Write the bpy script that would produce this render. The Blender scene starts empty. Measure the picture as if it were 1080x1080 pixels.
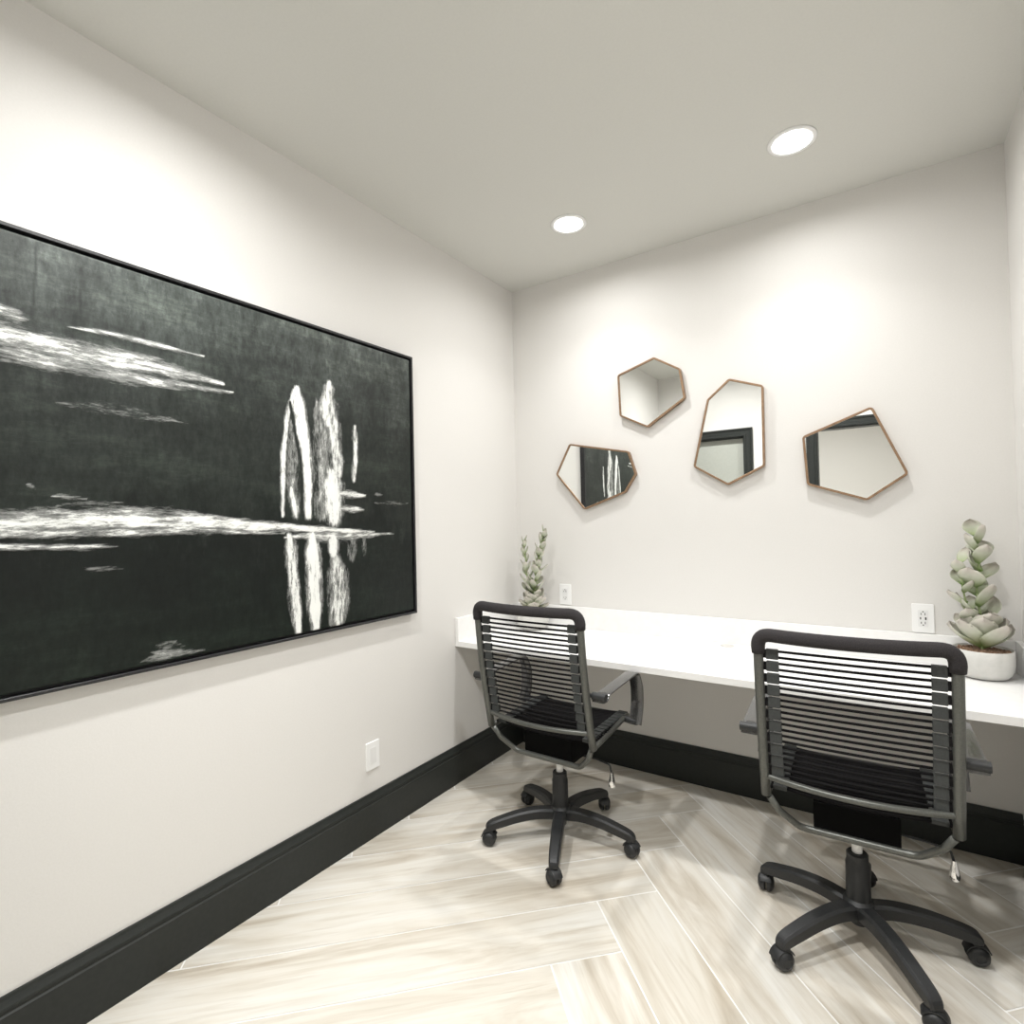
import bpy, bmesh, math, random
import numpy as np
from mathutils import Vector, Matrix
random.seed(7)
PI = math.pi
sc = bpy.context.scene
C = bpy.context.scene.collection

# ------------------------------------------------------------------ materials
def mat(name, col=(.8, .8, .8), rough=.5, metal=0., spec=.5, coat=0.):
    m = bpy.data.materials.new(name); m.use_nodes = True
    b = m.node_tree.nodes['Principled BSDF']
    b.inputs['Base Color'].default_value = (*col, 1)
    b.inputs['Roughness'].default_value = rough
    b.inputs['Metallic'].default_value = metal
    b.inputs['Specular IOR Level'].default_value = spec
    b.inputs['Coat Weight'].default_value = coat
    return m

def nodes(m):
    return m.node_tree.nodes, m.node_tree.links, m.node_tree.nodes['Principled BSDF']

def noise_tex(m, scale, detail=4, coord='Object', stretch=(1, 1, 1), rough=.55):
    N, L, b = nodes(m)
    tc = N.new('ShaderNodeTexCoord'); mp = N.new('ShaderNodeMapping')
    mp.inputs['Scale'].default_value = stretch
    n = N.new('ShaderNodeTexNoise'); n.inputs['Scale'].default_value = scale
    n.inputs['Detail'].default_value = detail; n.inputs['Roughness'].default_value = rough
    L.new(tc.outputs[coord], mp.inputs['Vector']); L.new(mp.outputs[0], n.inputs['Vector'])
    return n

def ramp(m, src, stops):
    N, L, b = nodes(m)
    r = N.new('ShaderNodeValToRGB')
    while len(r.color_ramp.elements) < len(stops): r.color_ramp.elements.new(.5)
    for e, (p, c) in zip(r.color_ramp.elements, stops):
        e.position = p; e.color = (*c, 1) if len(c) == 3 else c
    L.new(src, r.inputs['Fac'])
    return r

def bump(m, src, strength=.2, dist=.002):
    N, L, b = nodes(m)
    bp = N.new('ShaderNodeBump'); bp.inputs['Strength'].default_value = strength
    bp.inputs['Distance'].default_value = dist
    L.new(src, bp.inputs['Height']); L.new(bp.outputs[0], b.inputs['Normal'])
    return bp

def mottled(name, c1, c2, scale, rough, bumpy=.15, bdist=.001, **k):
    m = mat(name, c1, rough, **k); N, L, b = nodes(m)
    n = noise_tex(m, scale)
    r = ramp(m, n.outputs['Fac'], [(.35, c1), (.65, c2)])
    L.new(r.outputs[0], b.inputs['Base Color'])
    if bumpy: bump(m, n.outputs['Fac'], bumpy, bdist)
    return m

M = {}
M['wall'] = mottled('wall_paint', (.722, .706, .678), (.738, .722, .696), 160, .62, .12, .0015)
M['ceiling'] = mottled('ceiling_paint', (.655, .652, .615), (.67, .666, .63), 120, .8, .1, .001)
M['black_trim'] = mottled('black_trim_paint', (.021, .024, .022), (.026, .028, .026), 60, .42, .04, .0006, spec=.26)
M['quartz'] = mottled('white_quartz', (.86, .855, .84), (.89, .885, .875), 30, .28, 0)
M['caulk'] = mat('grommet_plastic', (.62, .60, .57), .5)
M['steel'] = mottled('grey_powder_coated_steel', (.095, .098, .088), (.125, .128, .117), 220, .36, .08, .0003, metal=.45)
M['plastic'] = mottled('black_textured_plastic', (.014, .015, .016), (.020, .021, .022), 300, .48, .15, .0004)
M['strap'] = mottled('black_satin_strap', (.020, .020, .020), (.026, .026, .026), 200, .26, .02, .0002, spec=1., coat=.6)
M['foam'] = mottled('black_foam_sleeve', (.016, .014, .015), (.034, .030, .031), 420, .95, .5, .001)
M['cord'] = mottled('black_elastic_cord', (.003, .0025, .003), (.006, .0055, .006), 500, .85, .2, .0004, spec=.2)
M['clip'] = mottled('charcoal_cord_clip', (.026, .029, .029), (.038, .042, .041), 200, .55, .08, .0003)
M['box'] = mottled('black_mechanism_steel', (.001, .001, .001), (.002, .002, .002), 300, .85, .2, .0005, spec=.12)
M['chrome'] = mat('polished_chrome', (.85, .85, .85), .12, 1.)
M['white_sleeve'] = mat('white_nylon_sleeve', (.85, .85, .83), .35)
M['brass'] = mottled('antique_brass', (.26, .165, .10), (.34, .22, .135), 40, .36, .03, .0003, metal=.6)
M['mirror'] = mat('mirror_glass', (.90, .915, .90), .0, 1.)
M['mirror_back'] = mat('mirror_backing', (.08, .07, .06), .7)
M['plate'] = mat('white_switch_plastic', (.88, .88, .87), .32)
M['slot'] = mat('socket_slot_dark', (.03, .03, .03), .6)
M['plate_soft'] = mat('white_socket_face', (.80, .80, .79), .4)
M['pot'] = mottled('pale_cement_glaze', (.60, .595, .565), (.66, .65, .62), 35, .55, .08, .0006)
M['soil'] = mottled('brown_bark_soil', (.17, .095, .055), (.36, .24, .17), 140, .95, .8, .004)
M['stem'] = mottled('pale_green_stem', (.25, .34, .13), (.40, .46, .25), 60, .6, .1, .0005)
M['frame_black'] = mottled('black_wood_frame', (.012, .012, .014), (.02, .02, .022), 90, .4, .05, .0004)
M['door_paint'] = mottled('grey_green_door_paint', (.40, .41, .37), (.42, .43, .39), 50, .4, .03, .0005)
M['white_metal'] = mat('white_light_trim', (.85, .85, .84), .4)

# leaf: dusty pale green, greener at the base, faint pink at the tip
m = mat('succulent_leaf', (.5, .55, .42), .5); N, L, b = nodes(m)
uv = N.new('ShaderNodeUVMap'); uv.uv_map = 'leaf'
sp = N.new('ShaderNodeSeparateXYZ'); L.new(uv.outputs[0], sp.inputs[0])
r = ramp(m, sp.outputs['X'], [(0, (.20, .34, .08)), (.25, (.40, .46, .27)), (.6, (.54, .56, .45)), (1, (.56, .51, .46))])
n = noise_tex(m, 40)
mx = N.new('ShaderNodeMixRGB'); mx.blend_type = 'MULTIPLY'; mx.inputs[0].default_value = .35
r2 = ramp(m, n.outputs['Fac'], [(.3, (.7, .7, .7)), (.7, (1, 1, 1))])
L.new(r.outputs[0], mx.inputs[1]); L.new(r2.outputs[0], mx.inputs[2]); L.new(mx.outputs[0], b.inputs['Base Color'])
b.inputs['Subsurface Weight'].default_value = .0
M['leaf'] = m

# lamp lens
m = mat('lamp_lens', (1, 1, 1), .4); N, L, b = nodes(m)
b.inputs['Emission Color'].default_value = (1, .97, .92, 1); b.inputs['Emission Strength'].default_value = 14
M['lens'] = m

# wood look porcelain plank floor: uv 'plank' runs along each plank in metres, attr 'tone' is a per plank random
m = mat('wood_look_porcelain', (.8, .77, .7), .3, spec=.5); N, L, b = nodes(m)
uv = N.new('ShaderNodeUVMap'); uv.uv_map = 'plank'
def fl_noise(sx, sy, scale, detail, dist=0., rough=.55):
    mp = N.new('ShaderNodeMapping'); mp.inputs['Scale'].default_value = (sx, sy, 1)
    L.new(uv.outputs[0], mp.inputs['Vector'])
    n = N.new('ShaderNodeTexNoise'); n.inputs['Scale'].default_value = scale
    n.inputs['Detail'].default_value = detail; n.inputs['Distortion'].default_value = dist
    n.inputs['Roughness'].default_value = rough
    L.new(mp.outputs[0], n.inputs['Vector']); return n
n1 = fl_noise(.55, 4.2, 2.3, 5, .9, .6)
r1 = ramp(m, n1.outputs['Fac'], [(.30, (.50, .445, .365)), (.42, (.62, .575, .50)), (.52, (.71, .68, .615)), (.66, (.77, .755, .71))])
n2 = fl_noise(.9, 14, 3.0, 4, .5)
r2 = ramp(m, n2.outputs['Fac'], [(.36, (.86, .84, .81)), (.50, (1, 1, 1))])
mx = N.new('ShaderNodeMixRGB'); mx.blend_type = 'MULTIPLY'; mx.inputs[0].default_value = .7
L.new(r1.outputs[0], mx.inputs[1]); L.new(r2.outputs[0], mx.inputs[2])
n3 = fl_noise(1.3, 2.6, 3.1, 2, .3)          # sparse knots
r3 = ramp(m, n3.outputs['Fac'], [(.74, (1, 1, 1)), (.80, (.66, .60, .53))])
mx2 = N.new('ShaderNodeMixRGB'); mx2.blend_type = 'MULTIPLY'; mx2.inputs[0].default_value = .8
L.new(mx.outputs[0], mx2.inputs[1]); L.new(r3.outputs[0], mx2.inputs[2])
at = N.new('ShaderNodeAttribute'); at.attribute_name = 'tone'
r4 = ramp(m, at.outputs['Fac'], [(0, (.90, .885, .86)), (1, (1.0, 1.0, 1.0))])
mx3 = N.new('ShaderNodeMixRGB'); mx3.blend_type = 'MULTIPLY'; mx3.inputs[0].default_value = 1
L.new(mx2.outputs[0], mx3.inputs[1]); L.new(r4.outputs[0], mx3.inputs[2])
L.new(mx3.outputs[0], b.inputs['Base Color'])
bump(m, n2.outputs['Fac'], .05, .001)
M['plank'] = m
M['grout'] = mottled('pale_grout', (.86, .85, .82), (.90, .89, .86), 200, .8, .1, .0005)

# painted canvas: attribute 'paint' = (density of horizontal strokes, density of upright strokes, dark score lines)
m = mat('painted_canvas', (.1, .1, .1), .45, spec=.27); N, L, b = nodes(m)
at = N.new('ShaderNodeAttribute'); at.attribute_name = 'paint'
sp = N.new('ShaderNodeSeparateColor'); L.new(at.outputs['Color'], sp.inputs[0])
def mth(op, a, b_, clamp=False):
    x = N.new('ShaderNodeMath'); x.operation = op; x.use_clamp = clamp
    for i, v in enumerate((a, b_)):
        if isinstance(v, (int, float)): x.inputs[i].default_value = v
        else: L.new(v, x.inputs[i])
    return x.outputs[0]
nh = noise_tex(m, 34, 10, stretch=(1, .30, 1.7), rough=.78)
nv = noise_tex(m, 36, 10, stretch=(1, 1.6, .42), rough=.82)
def mask(dens, n, lo, hi):
    s = mth('ADD', dens, mth('MULTIPLY', mth('SUBTRACT', n.outputs['Fac'], .5), 3.4))
    mr = N.new('ShaderNodeMapRange'); mr.interpolation_type = 'SMOOTHSTEP'
    mr.inputs['From Min'].default_value = lo; mr.inputs['From Max'].default_value = hi
    L.new(s, mr.inputs['Value'])
    g = mth('MULTIPLY', mr.outputs[0], mth('MULTIPLY', dens, 6., True), True)
    return g
def layered(dens, n, lo, hi):      # crisp knife strokes over a thin scumbled grey
    a = mask(dens, n, lo, hi); b2 = mask(dens, n, lo-.42, hi-.30)
    return mth('MAXIMUM', a, mth('MULTIPLY', b2, .30))
mh = layered(sp.outputs['Red'], nh, .58, 1.15); mv = layered(sp.outputs['Green'], nv, .52, 1.02)
wh = mth('MAXIMUM', mh, mv)
# ground colour: grey mottled band on top, green black below
tc = N.new('ShaderNodeTexCoord'); sx = N.new('ShaderNodeSeparateXYZ'); L.new(tc.outputs['Object'], sx.inputs[0])
ng = noise_tex(m, 6, 10, stretch=(1, 1.5, .6), rough=.74)
hgt = mth('ADD', sx.outputs['Z'], mth('MULTIPLY', mth('SUBTRACT', ng.outputs['Fac'], .5), .9))
mr = N.new('ShaderNodeMapRange'); mr.inputs['From Min'].default_value = -.62; mr.inputs['From Max'].default_value = .66
L.new(hgt, mr.inputs['Value'])
rg = ramp(m, mr.outputs[0], [(0, (.007, .011, .008)), (.30, (.003, .005, .004)), (.42, (.013, .017, .014)), (.64, (.018, .022, .019)), (.80, (.038, .044, .040)), (.94, (.072, .083, .076)), (1, (.12, .135, .127))])
nf = noise_tex(m, 55, 6, stretch=(1, 1, .5), rough=.7)
rf = ramp(m, nf.outputs['Fac'], [(.3, (.5, .5, .5)), (.7, (1.6, 1.6, 1.6))])
nx = noise_tex(m, 4.2, 9, stretch=(1, .55, 2.4), rough=.78)
rx = ramp(m, nx.outputs['Fac'], [(.34, (.55, .55, .55)), (.52, (1, 1, 1)), (.66, (2.1, 2.1, 2.0)), (.74, (3.6, 3.6, 3.5))])
mq = N.new('ShaderNodeMixRGB'); mq.blend_type = 'MULTIPLY'; mq.inputs[0].default_value = .75
L.new(rg.outputs[0], mq.inputs[1]); L.new(rx.outputs[0], mq.inputs[2])
mg = N.new('ShaderNodeMixRGB'); mg.blend_type = 'MULTIPLY'; mg.inputs[0].default_value = .8
L.new(mq.outputs[0], mg.inputs[1]); L.new(rf.outputs[0], mg.inputs[2])
md = N.new('ShaderNodeMixRGB'); md.inputs[2].default_value = (.012, .015, .013, 1)
L.new(mth('MULTIPLY', sp.outputs['Blue'], .9, True), md.inputs[0]); L.new(mg.outputs[0], md.inputs[1])
mw = N.new('ShaderNodeMixRGB'); mw.inputs[2].default_value = (.82, .83, .80, 1)
L.new(wh, mw.inputs[0]); L.new(md.outputs[0], mw.inputs[1]); L.new(mw.outputs[0], b.inputs['Base Color'])
hh = mth('ADD', wh, mth('MULTIPLY', nf.outputs['Fac'], .5))
bump(m, hh, .5, .003)
M['canvas'] = m

# ------------------------------------------------------------------ mesh helpers
def B(): return bmesh.new()

def box(bm, lo, hi, mi=0, bev=0.):
    x0, y0, z0 = lo; x1, y1, z1 = hi
    v = [bm.verts.new(c) for c in ((x0,y0,z0),(x1,y0,z0),(x1,y1,z0),(x0,y1,z0),(x0,y0,z1),(x1,y0,z1),(x1,y1,z1),(x0,y1,z1))]
    fs = []
    for f in ((0,3,2,1),(4,5,6,7),(0,1,5,4),(1,2,6,5),(2,3,7,6),(3,0,4,7)):
        q = bm.faces.new([v[i] for i in f]); q.material_index = mi; fs.append(q)
    if bev:
        es = list({e for q in fs for e in q.edges})
        r = bmesh.ops.bevel(bm, geom=es, offset=bev, segments=2, affect='EDGES', profile=.6)
        for q in r['faces']: q.material_index = mi
    return v

def smooth_path(pts, n=8, closed=False):
    P = [Vector(p) for p in pts]; out = []
    N_ = len(P); rng = range(N_ if closed else N_ - 1)
    for i in rng:
        p0 = P[(i-1) % N_] if closed or i > 0 else P[i]*2 - P[i+1]
        p1 = P[i]; p2 = P[(i+1) % N_]
        p3 = P[(i+2) % N_] if closed or i+2 < N_ else P[i+1]*2 - P[i]
        for k in range(n):
            t = k/n
            out.append(.5*((2*p1) + (p2-p0)*t + (2*p0-5*p1+4*p2-p3)*t*t + (3*p1-p0-3*p2+p3)*t**3))
    if not closed: out.append(P[-1])
    return out

def fillet(pts, r, n=6, closed=False):
    """polyline with rounded corners of radius r (number or list)"""
    P = [Vector(p) for p in pts]; out = []; K = len(P)
    for i in range(K):
        if not closed and i in (0, K-1): out.append(P[i]); continue
        a, b_, c = P[i-1], P[i], P[(i+1) % K]
        rr = r[i] if isinstance(r, (list, tuple)) else r
        u = (a-b_).normalized(); w = (c-b_).normalized()
        ang = u.angle(w); d = min(rr/math.tan(ang/2), .49*(a-b_).length, .49*(c-b_).length) if ang < 3.1 else 0
        if d <= 1e-6: out.append(b_); continue
        p, q = b_+u*d, b_+w*d
        for k in range(n+1):
            t = k/n; out.append((1-t)**2*p + 2*t*(1-t)*b_ + t*t*q)
    return out

def frames(P, closed=False, up=None):
    T = []
    K = len(P)
    for i in range(K):
        if closed: t = P[(i+1) % K] - P[i-1]
        else: t = P[min(i+1, K-1)] - P[max(i-1, 0)]
        T.append(t.normalized())
    u = Vector(up) if up else (Vector((0, 0, 1)) if abs(T[0].z) < .9 else Vector((1, 0, 0)))
    out = []
    for t in T:
        if up: n = (Vector(up) - t*t.dot(Vector(up))).normalized()
        else:
            n = (u - t*t.dot(u)); n = n.normalized() if n.length > 1e-6 else t.orthogonal().normalized(); u = n
        out.append((t, n, t.cross(n)))
    return out

def tube(bm, pts, r, seg=12, closed=False, mi=0, cap=True, up=None, prof=None, pscale=None):
    """sweep a circle (or profile prof in the n,b plane) along pts"""
    P = [Vector(p) for p in pts]; F = frames(P, closed, up); rings = []
    for i, (p, (t, n, b_)) in enumerate(zip(P, F)):
        rr = r[i] if isinstance(r, (list, tuple)) else r
        if prof:
            s = pscale[i] if pscale else (1, 1)
            rings.append([bm.verts.new(p + n*(a*s[0]) + b_*(c*s[1])) for a, c in prof])
        else:
            rings.append([bm.verts.new(p + n*(rr*math.cos(2*PI*k/seg)) + b_*(rr*math.sin(2*PI*k/seg))) for k in range(seg)])
    K = len(rings); S = len(rings[0])
    for i in range(K if closed else K-1):
        a, c = rings[i], rings[(i+1) % K]
        for k in range(S):
            f = bm.faces.new((a[k], a[(k+1) % S], c[(k+1) % S], c[k])); f.material_index = mi; f.smooth = prof is None
    if cap and not closed:
        f = bm.faces.new(rings[0][::-1]); f.material_index = mi
        f = bm.faces.new(rings[-1]); f.material_index = mi
    return rings

def lathe(bm, prof, c=(0, 0, 0), seg=32, mi=0, axis='z', smooth=True, cap=True):
    rings = []
    for r, z in prof:
        ring = []
        for k in range(seg):
            a = 2*PI*k/seg; x, y = r*math.cos(a), r*math.sin(a)
            v = (x, y, z) if axis == 'z' else ((z, x, y) if axis == 'x' else (x, z, y))
            ring.append(bm.verts.new((v[0]+c[0], v[1]+c[1], v[2]+c[2])))
        rings.append(ring)
    for a, b_ in zip(rings, rings[1:]):
        for k in range(seg):
            f = bm.faces.new((a[k], a[(k+1) % seg], b_[(k+1) % seg], b_[k])); f.material_index = mi; f.smooth = smooth
    if cap:
        for rg in (rings[0][::-1], rings[-1]):
            f = bm.faces.new(rg); f.material_index = mi
    return rings

def obj(name, bm, mats, parent=None, smooth_angle=None):
    bmesh.ops.recalc_face_normals(bm, faces=bm.faces)
    me = bpy.data.meshes.new(name); bm.to_mesh(me); bm.free()
    for mm in (mats if isinstance(mats, (list, tuple)) else [mats]): me.materials.append(M[mm] if isinstance(mm, str) else mm)
    o = bpy.data.objects.new(name, me); C.objects.link(o)
    if parent is not None: o.parent = parent
    if smooth_angle:
        for p in me.polygons: p.use_smooth = True
        try: me.set_sharp_from_angle(angle=math.radians(smooth_angle))
        except Exception: pass
    return o

def thing(name, label, cat, loc=(0, 0, 0), rotz=0, group=None):
    o = bpy.data.objects.new(name, None); C.objects.link(o)
    o.location = loc; o.rotation_euler = (0, 0, rotz); o.empty_display_size = .05
    o['label'] = label; o['category'] = cat
    if group: o['group'] = group
    return o

def struct(name, bm, mats, parent=None):
    o = obj(name, bm, mats, parent)
    if parent is None: o['kind'] = 'structure'
    return o

def copy_tree(o, parent=None):
    c = o.copy(); C.objects.link(c)
    if parent is not None: c.parent = parent
    for ch in list(o.children): copy_tree(ch, c)
    return c

# ------------------------------------------------------------------ room
W, H = 2.283, 2.75
DZ, DD, SH = .723, .609, .119           # desk height, depth, upstand height
BH = .1865                              # baseboard height
YF = -2.73                              # room face of the front wall
T = .12
HY = -5.2                               # end wall of the hallway

def prism_xz(bm, poly, y0, y1, mi=0):   # polygon in x,z extruded in y
    a = [bm.verts.new((x, y0, z)) for x, z in poly]; b_ = [bm.verts.new((x, y1, z)) for x, z in poly]
    n = len(poly)
    for f in [a[::-1], b_] + [(a[i], a[(i+1) % n], b_[(i+1) % n], b_[i]) for i in range(n)]:
        q = bm.faces.new(f); q.material_index = mi

bm = B(); box(bm, (-T, HY-T, -.0), (0, T, H)); struct('wall_left', bm, 'wall')
bm = B(); box(bm, (W, HY-T, -.0), (W+T, T, H)); struct('wall_right', bm, 'wall')
bm = B(); box(bm, (0, 0, 0), (W, T, H)); struct('wall_back', bm, 'wall')
bm = B(); box(bm, (0, HY-T, 0), (W, HY, H)); struct('wall_hallway', bm, 'wall')
# front wall with two openings
A0, A1, Bx0, Bx1, DH = .10, .815, 1.405, 2.205, 2.09
bm = B()
for x0, x1, z0, z1 in ((0, A0, 0, H), (A0, A1, DH, H), (A1, Bx0, 0, H), (Bx0, Bx1, DH, H), (Bx1, W, 0, H)):
    box(bm, (x0, YF-T, z0), (x1, YF, z1))
bmesh.ops.remove_doubles(bm, verts=bm.verts, dist=1e-5)
struct('wall_front', bm, 'wall')

# ceiling with round cut-outs for the recessed lamps
LIGHTS = [(.655, -.49), (1.61, -.50), (.655, -2.05), (1.61, -2.05), (1.13, -3.7)]
LR = .073
def ceiling():
    bm = B()
    xs = sorted({-T, W+T} | {round(x-.1, 4) for x, y in LIGHTS} | {round(x+.1, 4) for x, y in LIGHTS})
    ys = sorted({HY-T, T} | {round(y-.1, 4) for x, y in LIGHTS} | {round(y+.1, 4) for x, y in LIGHTS})
    def hole_at(x0, x1, y0, y1):
        for x, y in LIGHTS:
            if x0 > x-.1001 and x1 < x+.1001 and y0 > y-.1001 and y1 < y+.1001: return True
    for x0, x1 in zip(xs, xs[1:]):
        for y0, y1 in zip(ys, ys[1:]):
            if not hole_at(x0, x1, y0, y1):
                bm.faces.new([bm.verts.new(v) for v in ((x0, y0, H), (x0, y1, H), (x1, y1, H), (x1, y0, H))])
    for x, y in LIGHTS:
        n = 32; inn = []; out = []
        for k in range(n):
            a = 2*PI*(k+.5)/n; c, s = math.cos(a), math.sin(a); q = .1/max(abs(c), abs(s))
            inn.append(bm.verts.new((x+LR*c, y+LR*s, H))); out.append(bm.verts.new((x+q*c, y+q*s, H)))
        for k in range(n):
            bm.faces.new((inn[k], out[k], out[(k+1) % n], inn[(k+1) % n]))
            # fill corners of the square
        for sx, sy in ((1, 1), (-1, 1), (-1, -1), (1, -1)):
            cv = bm.verts.new((x+.1*sx, y+.1*sy, H)); a0 = math.atan2(sy, sx) % (2*PI)
            k0 = int(round(a0/(2*PI)*n-.5-.5)) % n
            bm.faces.new((out[k0], out[(k0+1) % n], cv))
    # slab above
    box(bm, (-T, HY-T, H+.10), (W+T, T, H+.16))
    for f in bm.faces:
        pass
    me = obj('ceiling', bm, 'ceiling'); me['kind'] = 'structure'
ceiling()

# floor: herringbone planks as one mesh over a grout bed
def floor():
    bm = B(); uvl = bm.loops.layers.uv.new('plank'); tl = bm.faces.layers.float.new('tone')
    d1 = Vector((1, 1, 0)).normalized(); d2 = Vector((1, -1, 0)).normalized()
    P1 = Vector((.985, -1.04, 0)); Lp, w, g = 1.56, .229, .0026
    rnd = random.Random(3)
    for mm in range(-3, 3):
        for k in range(-24, 24):
            O = P1 + Vector((mm*math.sqrt(2)*Lp, k*math.sqrt(2)*w, 0))
            for kind in (0, 1):
                if kind == 0: o, u, v = O, d2, d1
                else: o, u, v = O - d1*Lp, d1, d2
                cs = [o+u*g+v*g, o+u*(Lp-g)+v*g, o+u*(Lp-g)+v*(w-g), o+u*g+v*(w-g)]
                if all(c.x < -.1 for c in cs) or all(c.x > W+.1 for c in cs) or all(c.y > .1 for c in cs) or all(c.y < HY-.1 for c in cs): continue
                f = bm.faces.new([bm.verts.new(c) for c in cs]); f[tl] = rnd.random()
                ou, ov = rnd.uniform(0, 40), rnd.uniform(0, 40); fl = rnd.random() < .5
                for lp, (a, b_) in zip(f.loops, ((0, 0), (Lp, 0), (Lp, w), (0, w))):
                    lp[uvl].uv = ((Lp-a if fl else a)+ou, b_+ov)
    for co, no in (((0, 0, 0), (-1, 0, 0)), ((W, 0, 0), (1, 0, 0)), ((0, 0, 0), (0, 1, 0)), ((0, HY, 0), (0, -1, 0))):
        bmesh.ops.bisect_plane(bm, geom=bm.verts[:]+bm.edges[:]+bm.faces[:], plane_co=co, plane_no=no, clear_outer=True)
    for f in bm.faces: f.material_index = 0
    box(bm, (0, HY, -.05), (W, 0, -.0012), mi=1)
    o = obj('floor', bm, ['plank', 'grout']); o['kind'] = 'structure'
floor()

# baseboards: tall black board with an ogee cap (profile: out from wall, height)
BP = [(0, 0), (.018, 0), (.018, .142), (.0145, .146), (.0145, .152), (.017, .156), (.017, .163), (.013, .170), (.009, .178), (.007, BH), (0, BH)]
def baseboard(name, p, q, nrm):
    bm = B(); p, q, nrm = Vector(p), Vector(q), Vector(nrm); rings = []
    for e in (p, q): rings.append([bm.verts.new(e + nrm*a + Vector((0, 0, z))) for a, z in BP])
    n = len(BP)
    for k in range(n): bm.faces.new((rings[0][k], rings[0][(k+1) % n], rings[1][(k+1) % n], rings[1][k]))
    bm.faces.new(rings[0][::-1]); bm.faces.new(rings[1])
    struct(name, bm, 'black_trim')
baseboard('baseboard_left', (0, YF, 0), (0, 0, 0), (1, 0, 0))
baseboard('baseboard_back', (.018, 0, 0), (W-.018, 0, 0), (0, -1, 0))
baseboard('baseboard_right', (W, YF, 0), (W, 0, 0), (-1, 0, 0))
baseboard('baseboard_front', (A1+.075, YF, 0), (Bx0-.075, YF, 0), (0, 1, 0))

# door casings (seen in the wall mirrors)
CP = [(0, 0), (.016, 0), (.016, .012), (.010, .018), (.010, .050), (.014, .056), (.018, .062), (.018, .075), (0, .075)]
def casing(name, x0, x1, zt):
    bm = B(); path = [(x0, 0, -1), (x0, zt, -1), (x1, zt, 1), (x1, 0, 1)]
    rings = []
    for i, (x, z, s) in enumerate(path):
        ring = []
        for a, wd in CP:
            zz = z + (wd if i in (1, 2) else 0)
            ring.append(bm.verts.new((x + s*wd, YF + a, zz)))
        rings.append(ring)
    n = len(CP)
    for r0, r1 in zip(rings, rings[1:]):
        for k in range(n): bm.faces.new((r0[k], r0[(k+1) % n], r1[(k+1) % n], r1[k]))
    bm.faces.new(rings[0][::-1]); bm.faces.new(rings[-1])
    # jamb lining
    for xa, xb in ((x0, x0+.012), (x1-.012, x1)): box(bm, (xa, YF-T, 0), (xb, YF+.001, zt))
    box(bm, (x0, YF-T, zt-.012), (x1, YF+.001, zt))
    return struct(name, bm, 'black_trim')
casing('trim_1', A0, A1, DH); casing('trim_2', Bx0, Bx1, DH)
bm = B()
box(bm, (A0+.014, YF-.085, .008), (A1-.014, YF-.045, DH-.014), bev=.001)
d = struct('door_1', bm, 'door_paint')
bm = B(); tube(bm, [(A1-.07, YF-.045, 1.0), (A1-.07, YF+.0, 1.0), (A1-.07, YF+.003, 1.0)], .009)
tube(bm, fillet([(A1-.07, YF+.003, 1.0), (A1-.18, YF+.003, 1.0)], 0), .009)
lathe(bm, [(.026, 0), (.026, .006), (.02, .008)], (A1-.07, YF-.045, 1.0), 20, axis='y')
obj('door_handle', bm, 'chrome', d)

# recessed ceiling lamps
LABEL = ['lit recessed ceiling downlight at left, above the hexagon mirror', 'lit recessed ceiling downlight at right, above the upright mirror',
         'recessed ceiling downlight over the middle of the room, painting side', 'recessed ceiling downlight over the middle of the room, right wall side',
         'recessed ceiling downlight in the hallway behind the doorway']
POW = [.47, .47, 1.10, 1.32, 2.6]
def downlight(i, x, y, label):
    t = thing('recessed_downlight', label, 'ceiling light', (x, y, H), 0)
    bm = B(); lathe(bm, [(LR-.012, .006), (LR-.010, -.004), (LR+.006, -.0055), (LR+.012, -.003), (LR+.012, .0), (LR-.002, .002), (LR-.002, .045), (LR-.008, .045)], seg=40, cap=False)
    obj('trim_ring', bm, 'white_metal', t)
    bm = B(); lathe(bm, [(LR-.007, .012), (.04, .008), (.001, .006)], seg=40, cap=False)
    obj('lens', bm, 'lens', t)
    for pw, spread in LAMPS:      # wide wash and a tighter core of the same reflector lamp
        ld = bpy.data.lights.new('downlight_lamp', 'AREA'); ld.shape = 'DISK'; ld.size = .11
        ld.energy = pw*POW[i]; ld.color = LCOL; ld.spread = math.radians(spread)
        lo = bpy.data.objects.new('downlight_lamp', ld); C.objects.link(lo); lo.parent = t; lo.location = (0, 0, .001)
LAMPS, LCOL = ((9.5, 166), (6., 110)), (1, .997, .988)
for i, (x, y) in enumerate(LIGHTS): downlight(i, x, y, LABEL[i])

# ------------------------------------------------------------------ desk
t = thing('wall_desk', 'long white quartz desk counter spanning the back wall', 'desk', (0, -DD/2, DZ))
def dbox(name, lo, hi, m_='quartz', bev=.0015, lab=None):
    bm = B(); box(bm, (lo[0], lo[1]+DD/2, lo[2]-DZ), (hi[0], hi[1]+DD/2, hi[2]-DZ), bev=bev)
    o = obj(name, bm, m_, t)
    if lab: o['label'] = lab
    return o
dbox('worktop', (.001, -DD, DZ-.028), (W-.001, -.001, DZ))
dbox('backsplash', (.0215, -.020, DZ), (W-.0215, -.001, DZ+SH))
dbox('side_splash', (.001, -DD, DZ), (.021, -.001, DZ+SH))
dbox('side_splash', (W-.021, -DD, DZ), (W-.001, -.001, DZ+SH))
bm = B(); lathe(bm, [(.031, 0), (.031, .0022), (.026, .003), (.025, .0012), (.0005, .0012)], (1.23, -.072+DD/2, 0), 32, cap=False)
obj('cable_grommet', bm, 'caulk', t)['label'] = 'round beige cable hole cover'

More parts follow.
